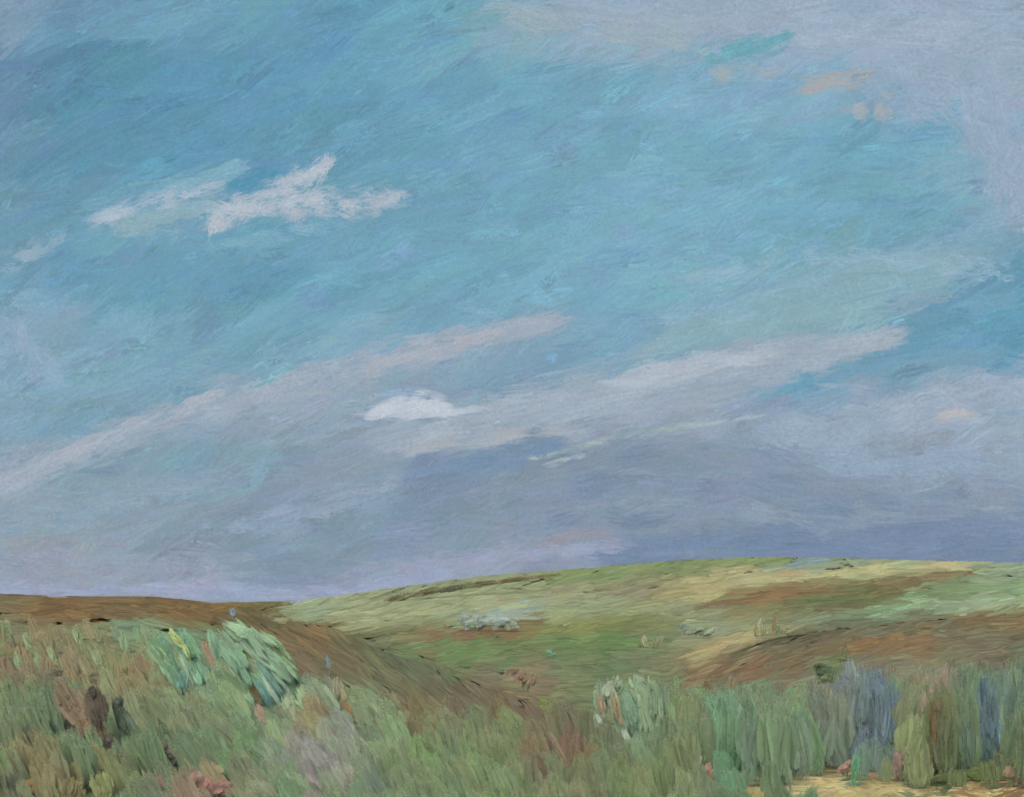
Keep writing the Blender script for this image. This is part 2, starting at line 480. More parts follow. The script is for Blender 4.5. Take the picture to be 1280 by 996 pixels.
cloud('torn light lavender cloud above the storm bank at the right edge', [
    ([(955, 535, 16), (1010, 545, 24), (1080, 540, 26), (1130, 515, 18)], '98ABC2 9DAFC6 92A7C0', 90, 50, 16, .3, 22),
    ([(1120, 520, 20), (1180, 498, 22), (1240, 490, 20), (1310, 486, 22)], '9CADC4 A2B1C7', 80, 60, 18, .2, 12),
    ([(1030, 580, 10), (1120, 585, 20), (1220, 575, 24), (1310, 570, 26)], '93A8C2 9AAEC8 8EA4BE', 80, 60, 13, .35, 10)])
cloud('cream tinted cloud puff beside the right edge', [
    ([(1160, 526, 6), (1190, 520, 8), (1222, 522, 7)], 'A6B5CA A3B2C6', 16, 34, 10, .25, 8),
    ([(1172, 520, 3), (1190, 516, 5), (1214, 517, 5)], 'B7B4BC B6B8C2', 10, 34, 8, .1, 6)])
cloud('thin bright wisps of cloud crossing the storm bank from its left end', [
    ([(664, 572, 3), (700, 564, 4), (745, 553, 4), (800, 540, 3), (860, 532, 3)], '9FB0B8 A8B5BA 94A8B2 8BA0AE', 44, 40, 4, .2, 6),
    ([(662, 573, 2), (690, 568, 2)], 'B8C2C4 B4BEB8', 6, 26, 4, .1, 6),
    ([(850, 534, 2), (905, 526, 2), (960, 518, 2)], 'A8B6C4 B0BCC6', 12, 46, 3, .2, 4),
    ([(662, 584, 2), (690, 578, 2), (730, 568, 2)], 'B4BDC2 A0B0BA', 8, 32, 4, .2, 5)])
cloud('slate blue streak of cloud beneath the bright white puff', [
    ([(520, 590, 9), (580, 578, 13), (650, 566, 11), (690, 556, 5)], '7790B0 7892B2 7C94B2', 34, 70, 12, .1, 5)])
cloud('bright white rounded cloud puff low in the middle of the sky', [
    ([(456, 520, 3), (500, 518, 4), (560, 516, 3), (595, 511, 2)], 'B8C2D4 B4BED2', 26, 50, 7, .0, 3),
    ([(470, 515, 3), (498, 507, 9), (526, 503, 11), (548, 508, 8), (562, 514, 4)], 'C0C8D8 BDC6D7', 60, 34, 9, .0, 7)])
cloud('broad lavender grey cloud spread above the left horizon', [
    ([(-30, 650, 30), (100, 640, 26), (220, 610, 20), (330, 590, 16)], '8BA3BA 86A2BA 94A6BA', 80, 70, 16, .35, 12),
    ([(300, 660, 14), (400, 634, 18), (500, 610, 16)], '90A3BC 8AA1BC 9AA8BE', 50, 60, 14, .3, 8),
    ([(-30, 700, 16), (80, 706, 14), (170, 708, 12), (300, 712, 14)], '98A0B6 94A2BA 9CA3B8 8FA1BA', 70, 60, 13, .3, 7)])
cloud('low pinkish mauve cloud streak touching the middle of the far ridge', [
    ([(674, 676, 4), (720, 668, 6), (775, 664, 4)], '9A97AA 9494AA 9C9AA8', 14, 52, 8, .2, 5),
    ([(500, 712, 6), (600, 700, 8), (680, 690, 8), (775, 684, 6)], '9AA4C0 98A3C2 9FA5BE', 44, 60, 10, .2, 6)])
cloud('narrow pale lavender cloud strip resting on the left hill', [
    ([(-30, 734, 7), (100, 738, 7), (220, 738, 8), (330, 742, 8), (440, 738, 8), (560, 718, 6)], '9DA9C8 98A6C6 A2ABC8', 90, 60, 10, .15, 4)])

# ---------------------------------------------------------------- the land
TX = np.array([-900, -300, 0, 100, 190, 250, 300, 370, 420, 470, 520, 600, 700, 760, 840, 900, 960, 1050, 1160, 1280, 1500, 2200], float)
LAYERS = [  # distance, picture row of the ground surface along TX
    (3.0,   [1340] * 22),
    (6.0,   [1085] * 22),
    (9.0,   [985] * 18 + [985, 985, 985, 985]),
    (16.0,  [860, 870, 880, 880, 882, 885, 888, 892, 898, 905, 912, 925, 938, 940, 942, 942, 942, 942, 942, 942, 942, 942]),
    (28.0,  [770, 780, 790, 795, 800, 803, 808, 818, 826, 838, 848, 872, 902, 912, 918, 920, 920, 918, 916, 914, 912, 910]),
    (46.0,  [735, 738, 741, 744, 744, 750, 757, 773, 785, 803, 818, 850, 888, 902, 906, 906, 904, 902, 898, 894, 890, 885]),
    (75.0,  [770, 772, 776, 780, 782, 786, 790, 802, 812, 826, 836, 856, 876, 884, 886, 884, 878, 872, 868, 862, 856, 850]),
    (130.0, [800, 800, 800, 804, 806, 808, 812, 818, 824, 830, 836, 845, 856, 860, 862, 852, 836, 822, 812, 802, 798, 796]),
    (210.0, [800, 800, 800, 802, 803, 804, 806, 810, 814, 818, 822, 828, 834, 840, 846, 828, 802, 786, 776, 768, 766, 764]),
    (330.0, [790, 790, 790, 792, 793, 794, 795, 796, 798, 800, 801, 803, 805, 808, 812, 806, 798, 790, 784, 778, 776, 774]),
    (520.0, [768, 768, 768, 768, 768, 768, 770, 772, 774, 776, 777, 778, 778, 776, 774, 772, 770, 768, 766, 762, 760, 758]),
    (1000.0, [758, 757, 756, 756, 755, 754, 753, 752, 745, 737, 730, 719, 711, 706, 699, 696, 694, 695, 699, 701, 701, 701]),
    (1700.0, [758] * 8 + [757] * 14),
    (5000.0, [758] * 22)]
LD = np.log(np.array([l[0] for l in LAYERS]))
LY = np.array([l[1] for l in LAYERS], float)
# slope table on a fine grid, smoothed so that the land rolls
GX = np.linspace(-900, 2200, 621)
GD = np.linspace(LD[0], LD[-1], 420)
_T = np.array([np.interp(GX, TX, row) for row in LY])
_T = np.array([np.interp(GD, LD, _T[:, i]) for i in range(len(GX))]).T        # [D, X]


def _blur(A, n, axis):
    k = np.hanning(n + 2)[1:-1]; k /= k.sum()
    pad = [(0, 0), (0, 0)]; pad[axis] = (n // 2, n // 2)
    return np.apply_along_axis(lambda v: np.convolve(v, k, 'valid'), axis, np.pad(A, pad, 'edge'))


_T = _blur(_blur(_T, 9, 0), 9, 1)


def row_at(x, D):
    """picture row of the land surface in direction x at depth D"""
    fx = np.clip((x - GX[0]) / (GX[1] - GX[0]), 0, len(GX) - 1.001)
    fd = np.clip((np.log(D) - GD[0]) / (GD[1] - GD[0]), 0, len(GD) - 1.001)
    i, j = fx.astype(int), fd.astype(int)
    a, b = fx - i, fd - j
    return (_T[j, i] * (1 - a) + _T[j, i + 1] * a) * (1 - b) + (_T[j + 1, i] * (1 - a) + _T[j + 1, i + 1] * a) * b


def land(x, D, lift=0.0):
    y = row_at(x, D)
    return np.stack([(x - 640.0) / FPX * D, D + 0 * x, (HOR - y) / FPX * D + CZ + lift], -1)


# nearest visible depth for a picture position
_RUN = np.minimum.accumulate(_T, 0)


def depth_at(x, y):
    i = np.clip(np.rint((x - GX[0]) / (GX[1] - GX[0])).astype(int), 0, len(GX) - 1)
    out = np.empty(len(x)); ok = np.ones(len(x), bool)
    for n in range(len(x)):
        colm = _RUN[:, i[n]]
        j = np.searchsorted(-colm, -y[n])
        if j >= len(GD):
            ok[n] = False; j = len(GD) - 1
        out[n] = math.exp(GD[j])
    return out, ok


LAND = """
0 750 7B7050, 30 745 7A6B48, 60 758 846B43, 100 762 876C45, 140 765 7C6A48, 180 755 79643F, 230 765 80683F, 265 765 7C663F, 300 775 6F6443, 350 790 746746, 400 800 7F6B48, 425 820 75694C, 445 835 72684A, 370 830 776950, 320 765 6E6643, 440 800 6A6645, 480 815 6A6C4E,
0 790 7F7C5C, 40 800 84805F, 60 830 867C5E, 20 850 7E765A, 110 800 84835F, 150 815 81845F, 100 840 867F60, 170 850 88805F, 200 830 7E8A66, 220 800 7A9472, 160 790 7F9474, 250 850 7B9272, 180 880 7F8563, 280 880 7A8F6C, 330 890 788D6A, 230 890 7A8A66, 250 930 6B8060, 310 930 708662,
20 880 6F8260, 60 890 647A5C, 60 920 5F7658, 15 930 6F7F5C, 30 950 7C7A58, 60 960 7F7A55, 80 980 7E8058, 20 985 70745A, 110 940 6B7F60, 100 900 7E7660, 130 960 7C8058, 150 930 667C5C, 160 985 6E7E58, 200 940 607658, 200 975 727F62, 250 985 8C8068, 300 985 7A7E62, 180 910 6A7D5C,
340 860 809C7C, 370 870 8AA080, 350 920 7F9070, 390 900 8A8464, 380 950 8A8A80, 400 970 8B8884, 340 960 7B8C74, 420 930 8A8F80, 440 970 828A7C, 360 985 778A6A, 430 990 7C8A6E, 420 900 7F8A78, 450 860 7D8A64, 470 890 7F9270, 490 930 7C8E6C, 460 940 7F8C70, 500 970 728662, 500 870 746E50, 480 850 6F6C50, 470 990 74876A,
540 850 757055, 530 880 746E50, 560 890 776F54, 580 870 756850, 620 875 786950, 660 890 7A6A54, 600 910 77805E, 560 930 748260, 540 960 75885F, 600 960 788A62, 640 930 76825C, 640 980 768960, 680 920 776E55, 680 960 7E7058, 690 985 7A8460, 560 990 728461, 700 900 75745A, 720 940 746850, 720 980 747C5A,
520 830 6A6E52, 560 835 6E7654, 600 850 76725A, 650 850 80795E, 670 840 867A62, 700 860 7A7C5A, 740 870 6C7454, 740 900 72785A, 760 940 6E785A, 760 980 6F7E5C, 800 900 7C9474, 800 870 7A8866, 830 880 738464, 800 940 708464, 830 930 6E8262, 850 970 75805E, 800 985 76825A, 860 900 7A845E,
870 880 728262, 900 890 6B8C6E, 905 940 64886A, 930 930 647C62, 880 940 6F7E5E, 930 880 728868, 960 900 748668, 980 940 6B8266, 960 960 647A58, 1000 890 788A6A, 1010 930 6C8A6A, 1030 890 787C6C, 1050 880 727C74, 1040 930 6C7C6C, 1070 860 6E7C7A, 1080 920 66777E, 1100 890 647A82, 1100 940 667C70, 1060 960 6E8262,
1130 870 748062, 1130 920 7A8862, 1150 860 7E8066, 1150 900 80846A, 1180 850 787A66, 1180 900 66704E, 1170 930 606C48, 1190 960 626F48, 1210 910 647658, 1220 870 6C8064, 1235 890 63747A, 1240 930 5F7874, 1260 880 688072, 1270 920 66785A, 1220 960 6C7A4C, 1260 960 66704E, 1150 960 7A8660, 1110 970 7E8460, 1280 860 6A7C64,
900 860 6F755A, 960 860 74785E, 1030 860 74786A, 1080 840 727468, 1120 840 7A7862, 1180 825 727058, 1240 820 746C58, 1280 830 6C7058,
850 985 B0A070, 900 990 B0A272, 960 985 ACA070, 1010 975 B2A678, 1050 985 B4A474, 1090 985 AE9A6A, 1150 990 A8946A, 1220 992 A08058, 1280 985 966E50,
400 762 8E9A7C, 380 755 94A080, 440 752 949B78, 480 750 8F9674, 470 765 949A76, 450 780 8F9470, 500 770 959A78, 500 740 8A9270, 560 750 8F9774, 640 735 8A9370, 560 770 919A78, 600 760 959C7A, 620 745 8F9572, 700 725 7E8C62, 780 715 7D8B63, 860 706 7C8960, 920 700 7C8B5E, 980 698 7B8A5C, 1040 700 7A8A66, 1080 704 80907A, 1140 704 94A07E, 1010 708 7C949A,
660 735 8E9470, 700 740 8F9172, 760 735 8A8868, 800 740 86846A, 740 760 8D9678, 700 770 8C9770, 780 765 8B9470, 830 745 948F68, 880 735 A49C72, 930 722 A8A27A, 900 725 A09E74, 1000 716 A39D74, 1060 712 A09C74, 1100 712 A8A57C, 1160 708 ABA67E, 1200 708 A9A47E, 1240 712 90A084, 1280 712 889A80, 880 745 A09870,
900 755 7F7658, 950 750 80694A, 980 745 846D4C, 1020 742 7C7050, 1020 752 66704C, 1060 750 646C48, 1100 738 6E6A48, 1140 730 776C50, 1170 722 7F7658, 1090 755 6C6C4A, 1040 762 706A4E, 920 768 7E7A58, 960 765 807C58,
1200 725 7C8A68, 1260 722 869478, 1200 738 768862, 1270 735 7C9470, 1150 752 7E9472, 1180 762 88987A, 1230 758 94A080, 1275 755 90A47C, 1100 765 789070, 1060 772 76866A, 1020 775 7C866A, 1180 745 748460,
850 765 8C9070, 880 775 848C6C, 860 790 848A6C, 900 785 8A9074, 940 780 858A68, 850 810 7A7E60, 880 818 A0966E, 910 808 A49A72, 940 798 A39A74, 970 790 8A8868, 840 825 7C7A5C,
620 775 9AA6A0, 590 778 94A294, 640 765 90A090, 560 785 80845C, 540 795 80684C, 590 792 7C6048, 630 790 7B664A, 660 785 807650, 520 795 7C7856, 740 785 7C7E50, 700 790 7A8254,
780 785 70784E, 700 805 647A50, 760 808 62774E, 820 800 687858, 820 785 787E58, 600 810 667A52, 520 812 6E8258, 570 820 687E52, 640 825 667853, 700 830 6B7858, 760 830 677858, 800 840 72755A, 560 805 6E8058, 480 800 70785A, 680 850 7C7058,
870 845 7A6A50, 900 838 7F6850, 940 838 806850, 980 840 786850, 920 822 66634C, 960 815 625F4A, 1000 800 66634C, 1040 798 6E6650, 1000 825 756850, 1050 812 80694C, 1080 808 80694A, 1120 805 7E694B, 1150 808 7E6A4E, 1100 790 6C6A54, 1180 790 6E6A54, 1220 775 74664A, 1280 775 766648, 1150 780 6E6C52, 1250 795 706A54, 1060 780 6A7058, 1100 825 746C58, 1040 830 62704E, 1060 785 6C6C54
"""
LANDP = pts(LAND)
PLANTP = LANDP[~((LANDP[:, 0] > 840) & (LANDP[:, 1] > 974))]      # without the bare sand


def land_colour(x, y, pick=0.0, notes=None):
    notes = LANDP if notes is None else notes
    a = sample(notes, x, y, 6, ax=2.3, ay=.8, tilt=math.radians(7), pick=pick * .5)       # far bands run along the slopes
    b = sample(notes, x, y, 7, ax=1.0, ay=1.3, pick=pick)
    f = np.clip((np.asarray(y, float) - 790) / 50, 0, 1)[..., None]
    return a * (1 - f) + b * f


def ground_sheet():
    na, nd = 721, 360
    az = np.linspace(-math.pi, math.pi, na)
    dd = np.exp(np.linspace(math.log(1.2), math.log(5000), nd))
    A, D = np.meshgrid(az, dd)
    a0 = math.atan(1.0)
    Ac = np.clip(A, -a0, a0)
    # inside +-45 degrees D is depth, further round it is distance * cos 45
    Rr = D / np.cos(Ac)
    x = 640 + np.tan(Ac) * FPX
    xc = np.clip(x, GX[0], GX[-1])
    y = row_at(xc, np.maximum(D, 3.01))
    h = (HOR - y) / FPX * np.maximum(D, 3.01) + CZ
    f = np.clip((np.abs(A) - a0) / math.radians(70), 0, 1)
    f = f * f * (3 - 2 * f)
    near = np.clip((4.0 - D) / 2.5, 0, 1)
    h = h * (1 - f) * (1 - near) + 0 * f
    V = np.stack([Rr * np.sin(A), Rr * np.cos(A), h - .012 * D ** .5], -1).reshape(-1, 3)
    C = lin(land_colour(np.clip(x, -80, 1360), np.clip(y, 690, 1000))) * K_LAND
    o = build('ground', V, C.reshape(-1, 3), grid_quads(nd, na)[:, ::-1], M_SOIL)
    tag(o, kind='structure')


ground_sheet()


def laid(name, label, cat, cx, cy, ang, L, W, nb, K, jit, dry, pick, mat, colour=None, kind='stuff', rag=.3):
    """swathes of low growth lying on the land"""
    D, ok = depth_at(cx, cy)
    cx, cy, D = cx[ok], cy[ok], D[ok]
    ang, L, W = [np.broadcast_to(v, ok.shape)[ok] for v in (ang, L, W)]
    col = land_colour(cx, cy, pick) if colour is None else colour[ok]
    n = len(cx)
    X, Y, sd, C, keep, s = dabs(cx, cy, ang, L, W, col, nb=nb, K=K, jit=jit, dry=dry, curve=RNG.normal(0, .02, n), rag=rag)
    e = 1.03
    slope = (row_at(cx, D * e) - row_at(cx, D / e)) / (2 * math.log(e))      # rows per unit of log depth
    slope = np.minimum(slope, -26.0)
    dl = (Y - cy[:, None, None, None]) / slope[:, None, None, None]
    Dv = D[:, None, None, None] * np.exp(np.clip(dl, -.13, .13))
    lift = Dv * (.0007 + .0005 * np.arange(n)[:, None, None, None] / n + .0001 * RNG.random((n, nb))[..., None, None])
    V = land(X, Dv, lift).reshape(-1, 3)
    Cc = np.broadcast_to(C.reshape(n, nb, K, 1, 3), X.shape + (3,)).reshape(-1, 3)
    Q = facing(V, quads_of(n, nb, K, keep), (0, 0, 1))
    o = build(name, V, lin(Cc) * K_LAND, Q, mat, N=soft_normals((0, -.45, 1), n, nb, K, ang, .25, .08))
    return tag(o, label, cat, kind=kind)


def upright(cx, cy, D, bx, gy, ang, L, W, col, nb=11, K=9, jit=.04, dry=0.0, curve=0.0, rag=.2, hair=1.15, rnd=.85, yawj=.3, opac=1.0):
    """standing dabs of leaves at depth D whose root is at map position bx, gy; returns verts, colours, quads, normals (world)"""
    n = len(cx)
    X, Y, sd, C, keep, s = dabs(cx, cy, ang, L, W, col, nb=nb, K=K, jit=jit, dry=dry, curve=curve, rag=rag, hair=hair, rnd=rnd)
    px = (D / FPX)[:, None, None, None]
    yaw = RNG.normal(0, yawj, (n, 1, 1, 1))
    lx = (X - bx[:, None, None, None]) * px
    lz = (gy[:, None, None, None] - Y) * px
    bd = RNG.normal(0, .12, (n, nb))[..., None, None] * (W[:, None, None, None] * .5) * px
    tl = sd * RNG.normal(0, .12, (n, nb))[..., None, None] * (W / nb)[:, None, None, None] * px
    lean = (s[..., None] + 1) * RNG.normal(0, .015, (n, nb))[..., None, None] * (L[:, None, None, None] * px)
    wx = (bx - 640.0)[:, None, None, None] * px + lx
    wy = D[:, None, None, None] + lx * np.sin(yaw) * .5 + bd + tl + lean
    wz = (HOR - gy)[:, None, None, None] * px + CZ + lz
    V = np.stack([wx + 0 * wy, wy, wz + 0 * wy], -1).reshape(-1, 3)
    Cc = np.broadcast_to(C.reshape(n, nb, K, 1, 3), X.shape + (3,)).reshape(-1, 3)
    Q = facing(V, quads_of(n, nb, K, keep), (0, -1, 0))
    al = opac * np.broadcast_to(RNG.uniform(.75, 1.0, (n, nb, 1)), (n, nb, 1))
    return V, with_veil(lin(Cc) * K_LAND, s, al, 3.5), Q, soft_normals((0, -.75, .65), n, nb, K, ang, .16, .07)


def tuft_mesh(bx, by, ang, L, W, col, nb, K, jit, dry, curve=0.0, rag=.2):
    """upright tufts rooted at map position bx, by"""
    D, ok = depth_at(bx, by)
    gy = row_at(bx, D)
    a = np.radians(ang)
    return upright(bx + np.cos(a) * L * .47, gy - np.sin(a) * L * .47, D, bx, gy, ang, L, W, col, nb, K, jit, dry, curve, rag)


def scatter(x0, x1, y0, y1, n, inside=None):
    x = RNG.uniform(x0, x1, n); y = RNG.uniform(y0, y1, n)
    if inside is not None:
        m = inside(x, y)
        x, y = x[m], y[m]
    return x, y


def ridge_near(x):      # row of the left hill's skyline and of the bank below it
    return np.interp(x, TX, LY[5])


def heath_top(x):
    return np.interp(x, [800, 840, 900, 960, 1050, 1160, 1280, 1500], [870, 852, 830, 804, 788, 778, 770, 766])


def far_top(x):
    return np.interp(x, TX, LY[11])


# low turf under the near grass
x, y = scatter(-180, 1460, 790, 1060, 2600, lambda x, y: y > np.interp(x, [-180, 200, 420, 700, 1460], [790, 800, 880, 925, 925]))
laid('turf', 'short mottled green turf under the meadow grass', 'turf', x, y, np.interp(x, [0, 400, 800], [-14, -24, 0]) + RNG.normal(0, 20, len(x)),
     RNG.uniform(30, 80, len(x)), RNG.uniform(10, 24, len(x)), 10, 7, .06, .0, .3, M_GRASS)

# far slopes
def in_far(x, y):
    return (y > far_top(x) + 1) & (y < np.where(x < 840, np.minimum(ridge_near(x) + 6, 905), heath_top(x) - 2)) & (x > 225)


x, y = scatter(225, 1400, 690, 905, 7600, in_far)
w = np.clip((y - far_top(x)) / 60, .3, 1)
laid('hill_pasture', 'pale green and straw pasture covering the far rolling slopes', 'pasture', x, y,
     RNG.normal(6, 7, len(x)) + np.where(x < 620, 6, 0), RNG.uniform(24, 70, len(x)), RNG.uniform(4, 9, len(x)) * (.5 + .5 * w),
     8, 8, .045, .0, .3, M_FIELD)


# brown heath on the right rise
def in_heath(x, y):
    return (y > heath_top(x) + 2) & (y < 872 + 0 * x) & (x > 800)


x, y = scatter(800, 1420, 765, 872, 1500, in_heath)
laid('heather', 'brown heather covering the low rise in the right middle distance', 'heather', x, y,
     RNG.normal(7, 6, len(x)), RNG.uniform(24, 70, len(x)), RNG.uniform(5, 12, len(x)), 9, 8, .06, .0, .3, M_FIELD)


# strips of field and track lying over the slopes: centre line, half width, colour, count
for P, hw, c, n in (
        ([(880, 744), (940, 729), (1010, 722), (1100, 716), (1200, 708)], 7, 'AAA57B', 70),
        ([(885, 738), (960, 720), (1000, 716)], 5, 'A79871', 16),
        ([(895, 757), (960, 747), (1040, 742), (1130, 731), (1200, 720)], 5, '7B694B', 44),
        ([(1010, 753), (1110, 750)], 7, '646F49', 26),
        ([(1090, 770), (1160, 758), (1300, 752)], 8, '90A281', 44),
        ([(1180, 742), (1300, 736)], 6, '7F9672', 22),
        ([(862, 820), (900, 811), (948, 797)], 5, 'A79E74', 18),
        ([(500, 800), (580, 794), (645, 787)], 3, '7C6048', 18),
        ([(560, 812), (680, 806), (840, 797)], 12, '65784E', 60),
        ([(690, 792), (780, 786), (850, 782)], 4, '80854F', 16),
        ([(875, 826), (920, 812), (980, 800), (1100, 788)], 4, '5A5840', 26),
        ([(1050, 808), (1110, 805), (1165, 806)], 7, '80694B', 26),
        ([(865, 850), (940, 838), (1010, 830)], 7, '7C6A4E', 30),
        ([(1120, 786), (1200, 782), (1320, 770)], 6, '73664A', 34),
        ([(430, 770), (520, 768), (640, 752), (760, 738)], 8, '979C78', 60),
        ([(700, 728), (800, 716), (960, 700)], 7, '7C8A60', 50)):
    P = np.array(P, float)
    u = RNG.uniform(0, 1, n) * (len(P) - 1)
    k = np.arange(len(P))
    fx, fy = np.interp(u, k, P[:, 0]), np.interp(u, k, P[:, 1])
    fa = np.degrees(np.arctan2(-(np.interp(u + .1, k, P[:, 1]) - np.interp(u - .1, k, P[:, 1])), np.interp(u + .1, k, P[:, 0]) - np.interp(u - .1, k, P[:, 0])))
    cc = np.array(hx(c)) * RNG.uniform(.93, 1.07, (n, 1)) * RNG.normal(1, .02, (n, 3))
    cc = cc * .8 + land_colour(fx, fy) * .2
    laid('field', None, None, fx, fy + RNG.normal(0, .5, n) * hw, fa + RNG.normal(0, 3, n), RNG.uniform(30, 80, n), RNG.uniform(.5, 1.1, n) * hw,
         8, 9, .04, .1, 0, M_FIELD, colour=cc, kind='structure')


# near meadow: low growth on the left hill and its flank
def in_near(x, y):
    return (y > ridge_near(x) + 2) & (y < 1010)


x, y = scatter(-140, 900, 735, 925, 2600, lambda x, y: in_near(x, y) & (y < np.interp(x, [-100, 300, 450, 600, 800, 900], [800, 830, 880, 920, 920, 915])))
laid('dry_heath', 'russet brown heath along the crest and flank of the left hill', 'heath', x, y,
     np.interp(x, [0, 200, 330, 450, 650, 800], [0, -4, -14, -30, -26, -14]) + RNG.normal(0, 8, len(x)), RNG.uniform(24, 70, len(x)), RNG.uniform(6, 14, len(x)),
     9, 8, .06, .0, .3, M_GRASS)


def lean_angle(x):
    return np.interp(x, [0, 150, 300, 420, 520, 700, 820, 900, 1280], [108, 112, 122, 122, 114, 106, 98, 93, 91])


def grass(name, label, cat, groups, edge, top=None):
    Vs, Cs, Qs, Ns, off = [], [], [], [], 0
    for (n, y0, y1, l0, l1, w0, w1, jit, dry, nb) in groups:
        bx, by = scatter(-180, 1460, y0, y1, n, edge)
        ang = lean_angle(bx) + RNG.normal(0, 7, len(bx))
        sc = np.clip((by - 690) / 250, .3, 1.2)
        L = RNG.uniform(l0, l1, len(bx)) * sc
        W = RNG.uniform(w0, w1, len(bx)) * np.clip(sc, .5, 1)
        if top is not None:
            L = np.minimum(L, np.maximum((by - top(bx)) * RNG.uniform(.7, 1.0, len(bx)) + np.abs(RNG.normal(0, 8, len(bx))), 24))
        mx = bx + np.cos(np.radians(ang)) * L * .55
        my = by - np.sin(np.radians(ang)) * L * .55
        if CLEAR:
            c = np.array(CLEAR)
            hitm = ((np.abs(mx[:, None] - c[:, 0]) < c[:, 3] * .9 + W[:, None] * .15) & (np.abs(my[:, None] - c[:, 1]) < c[:, 2] * .7 + L[:, None] * .3)
                   & (by[:, None] > c[:, 4] - 2))
            hit = hitm.any(1)
            room = np.where(hitm, by[:, None] - (c[:, 1] + c[:, 2] * .45), 1e3).min(1)
            L = np.where(hit, np.minimum(L, room), L)       # kept short in front of a plant
            m = L > 26
            bx, by, ang, L, W = bx[m], by[m], ang[m], L[m], W[m]
            mx = bx + np.cos(np.radians(ang)) * L * .55
            my = by - np.sin(np.radians(ang)) * L * .55
        W = np.minimum(W, L * .3)
        col = land_colour(mx, np.maximum(my, 735), .75, PLANTP)
        col = col * (1 + RNG.normal(0, .035, (len(col), 1))) * (1 + RNG.normal(0, .022, (len(col), 3)))
        V, C, Q, N = tuft_mesh(bx, by, ang, L, W, col, nb, 8, jit, dry, curve=RNG.normal(0, .03, len(bx)), rag=.16)
        Vs.append(V); Cs.append(C); Qs.append(Q + off); Ns.append(N); off += len(V)
    o = build(name, np.concatenate(Vs), np.concatenate(Cs), np.concatenate(Qs), M_GRASS, N=np.concatenate(Ns))
    return tag(o, label, cat, kind='stuff')


x, y = scatter(780, 1420, 962, 1040, 420)
laid('path', None, None, x, y, RNG.normal(2, 9, len(x)), RNG.uniform(30, 80, len(x)), RNG.uniform(9, 18, len(x)), 10, 8, .05, .1, .3,
     M_SOIL, kind='structure', colour=np.array([hx(c) for c in 'A29566 9C9064 A5986C 968A60 927E58 967C56'.split()])[np.minimum(RNG.integers(0, 4, len(x)) + (x > 1130) * RNG.integers(0, 3, len(x)), 5)])

# ---------------------------------------------------------------- single plants
CLEAR = []                      # where single plants stand: x, y, half length, half width of their leaf masses, row of the root


def plant(name, label, cat, bx, by, parts, group=None, dz=0.0):
    """one plant: an Empty on the ground and a mesh per part.
    parts: (part name, [(x, y, angle, length, width, colour[, curve])...], dryness) with x, y the middle of each leaf mass"""
    D, ok = depth_at(np.array([bx], float), np.array([by], float))
    D = D[0] - dz
    gy = row_at(np.array([bx], float), np.array([D]))[0]
    root = bpy.data.objects.new(name, None)
    COL.objects.link(root)
    org = np.array([(bx - 640.0) / FPX * D, D, (HOR - gy) / FPX * D + CZ])
    root.location = org
    root.empty_display_size = .2
    tag(root, label, cat, group)
    step = 0
    for pn, rows, dry in parts:
        cx = np.array([r[0] for r in rows], float); cy = np.array([r[1] for r in rows], float)
        ang = np.array([r[2] for r in rows], float); L = np.array([r[3] for r in rows], float); W = np.array([r[4] for r in rows], float)
        col = np.array([hx(r[5]) for r in rows])
        col = col * .8 + land_colour(cx, np.clip(cy, 740, 990)) * .2
        cv = np.array([r[6] if len(r) > 6 else 0.0 for r in rows])
        # each mass is laid a second and third time, smaller and slightly off, for broken colour
        m = len(rows)
        CLEAR.extend((r[0], r[1], r[3] * .5, r[4] * .5, by) for r in rows if pn not in ('stem', 'stalk', 'leaf_stalk'))
        rp = 3
        ca, sa = np.cos(np.radians(ang)), np.sin(np.radians(ang))
        sl = [(RNG.normal(0, .10, m) * L, RNG.normal(0, .14, m) * W) for _ in range(rp - 1)]
        cx = np.concatenate([cx] + [cx + u * ca + v * sa for u, v in sl])
        cy = np.concatenate([cy] + [cy - u * sa + v * ca for u, v in sl])
        ang = np.concatenate([ang] + [ang + RNG.normal(0, 6, m) for _ in range(rp - 1)])
        L = np.concatenate([L, L * .7, L * .45]); W = np.concatenate([W, W * .55, W * .35])
        col = np.concatenate([col, col * RNG.uniform(.93, 1.1, (m, 1)), col * RNG.uniform(.88, 1.15, (m, 1))])
        cv = np.tile(cv, rp)
        n = len(cx)
        Dd = D - (step + np.arange(n)) * D * .0004
        step += n
        V, C, Q, N = upright(cx, cy, Dd, np.full(n, float(bx)), np.full(n, float(gy)), ang, L, W, col, nb=13, K=11, jit=.045, dry=dry,
                             curve=cv, rag=.18, rnd=.9, yawj=.15)
        build(pn, V - org, C, Q, M_GRASS, parent=root, N=N)
    return root


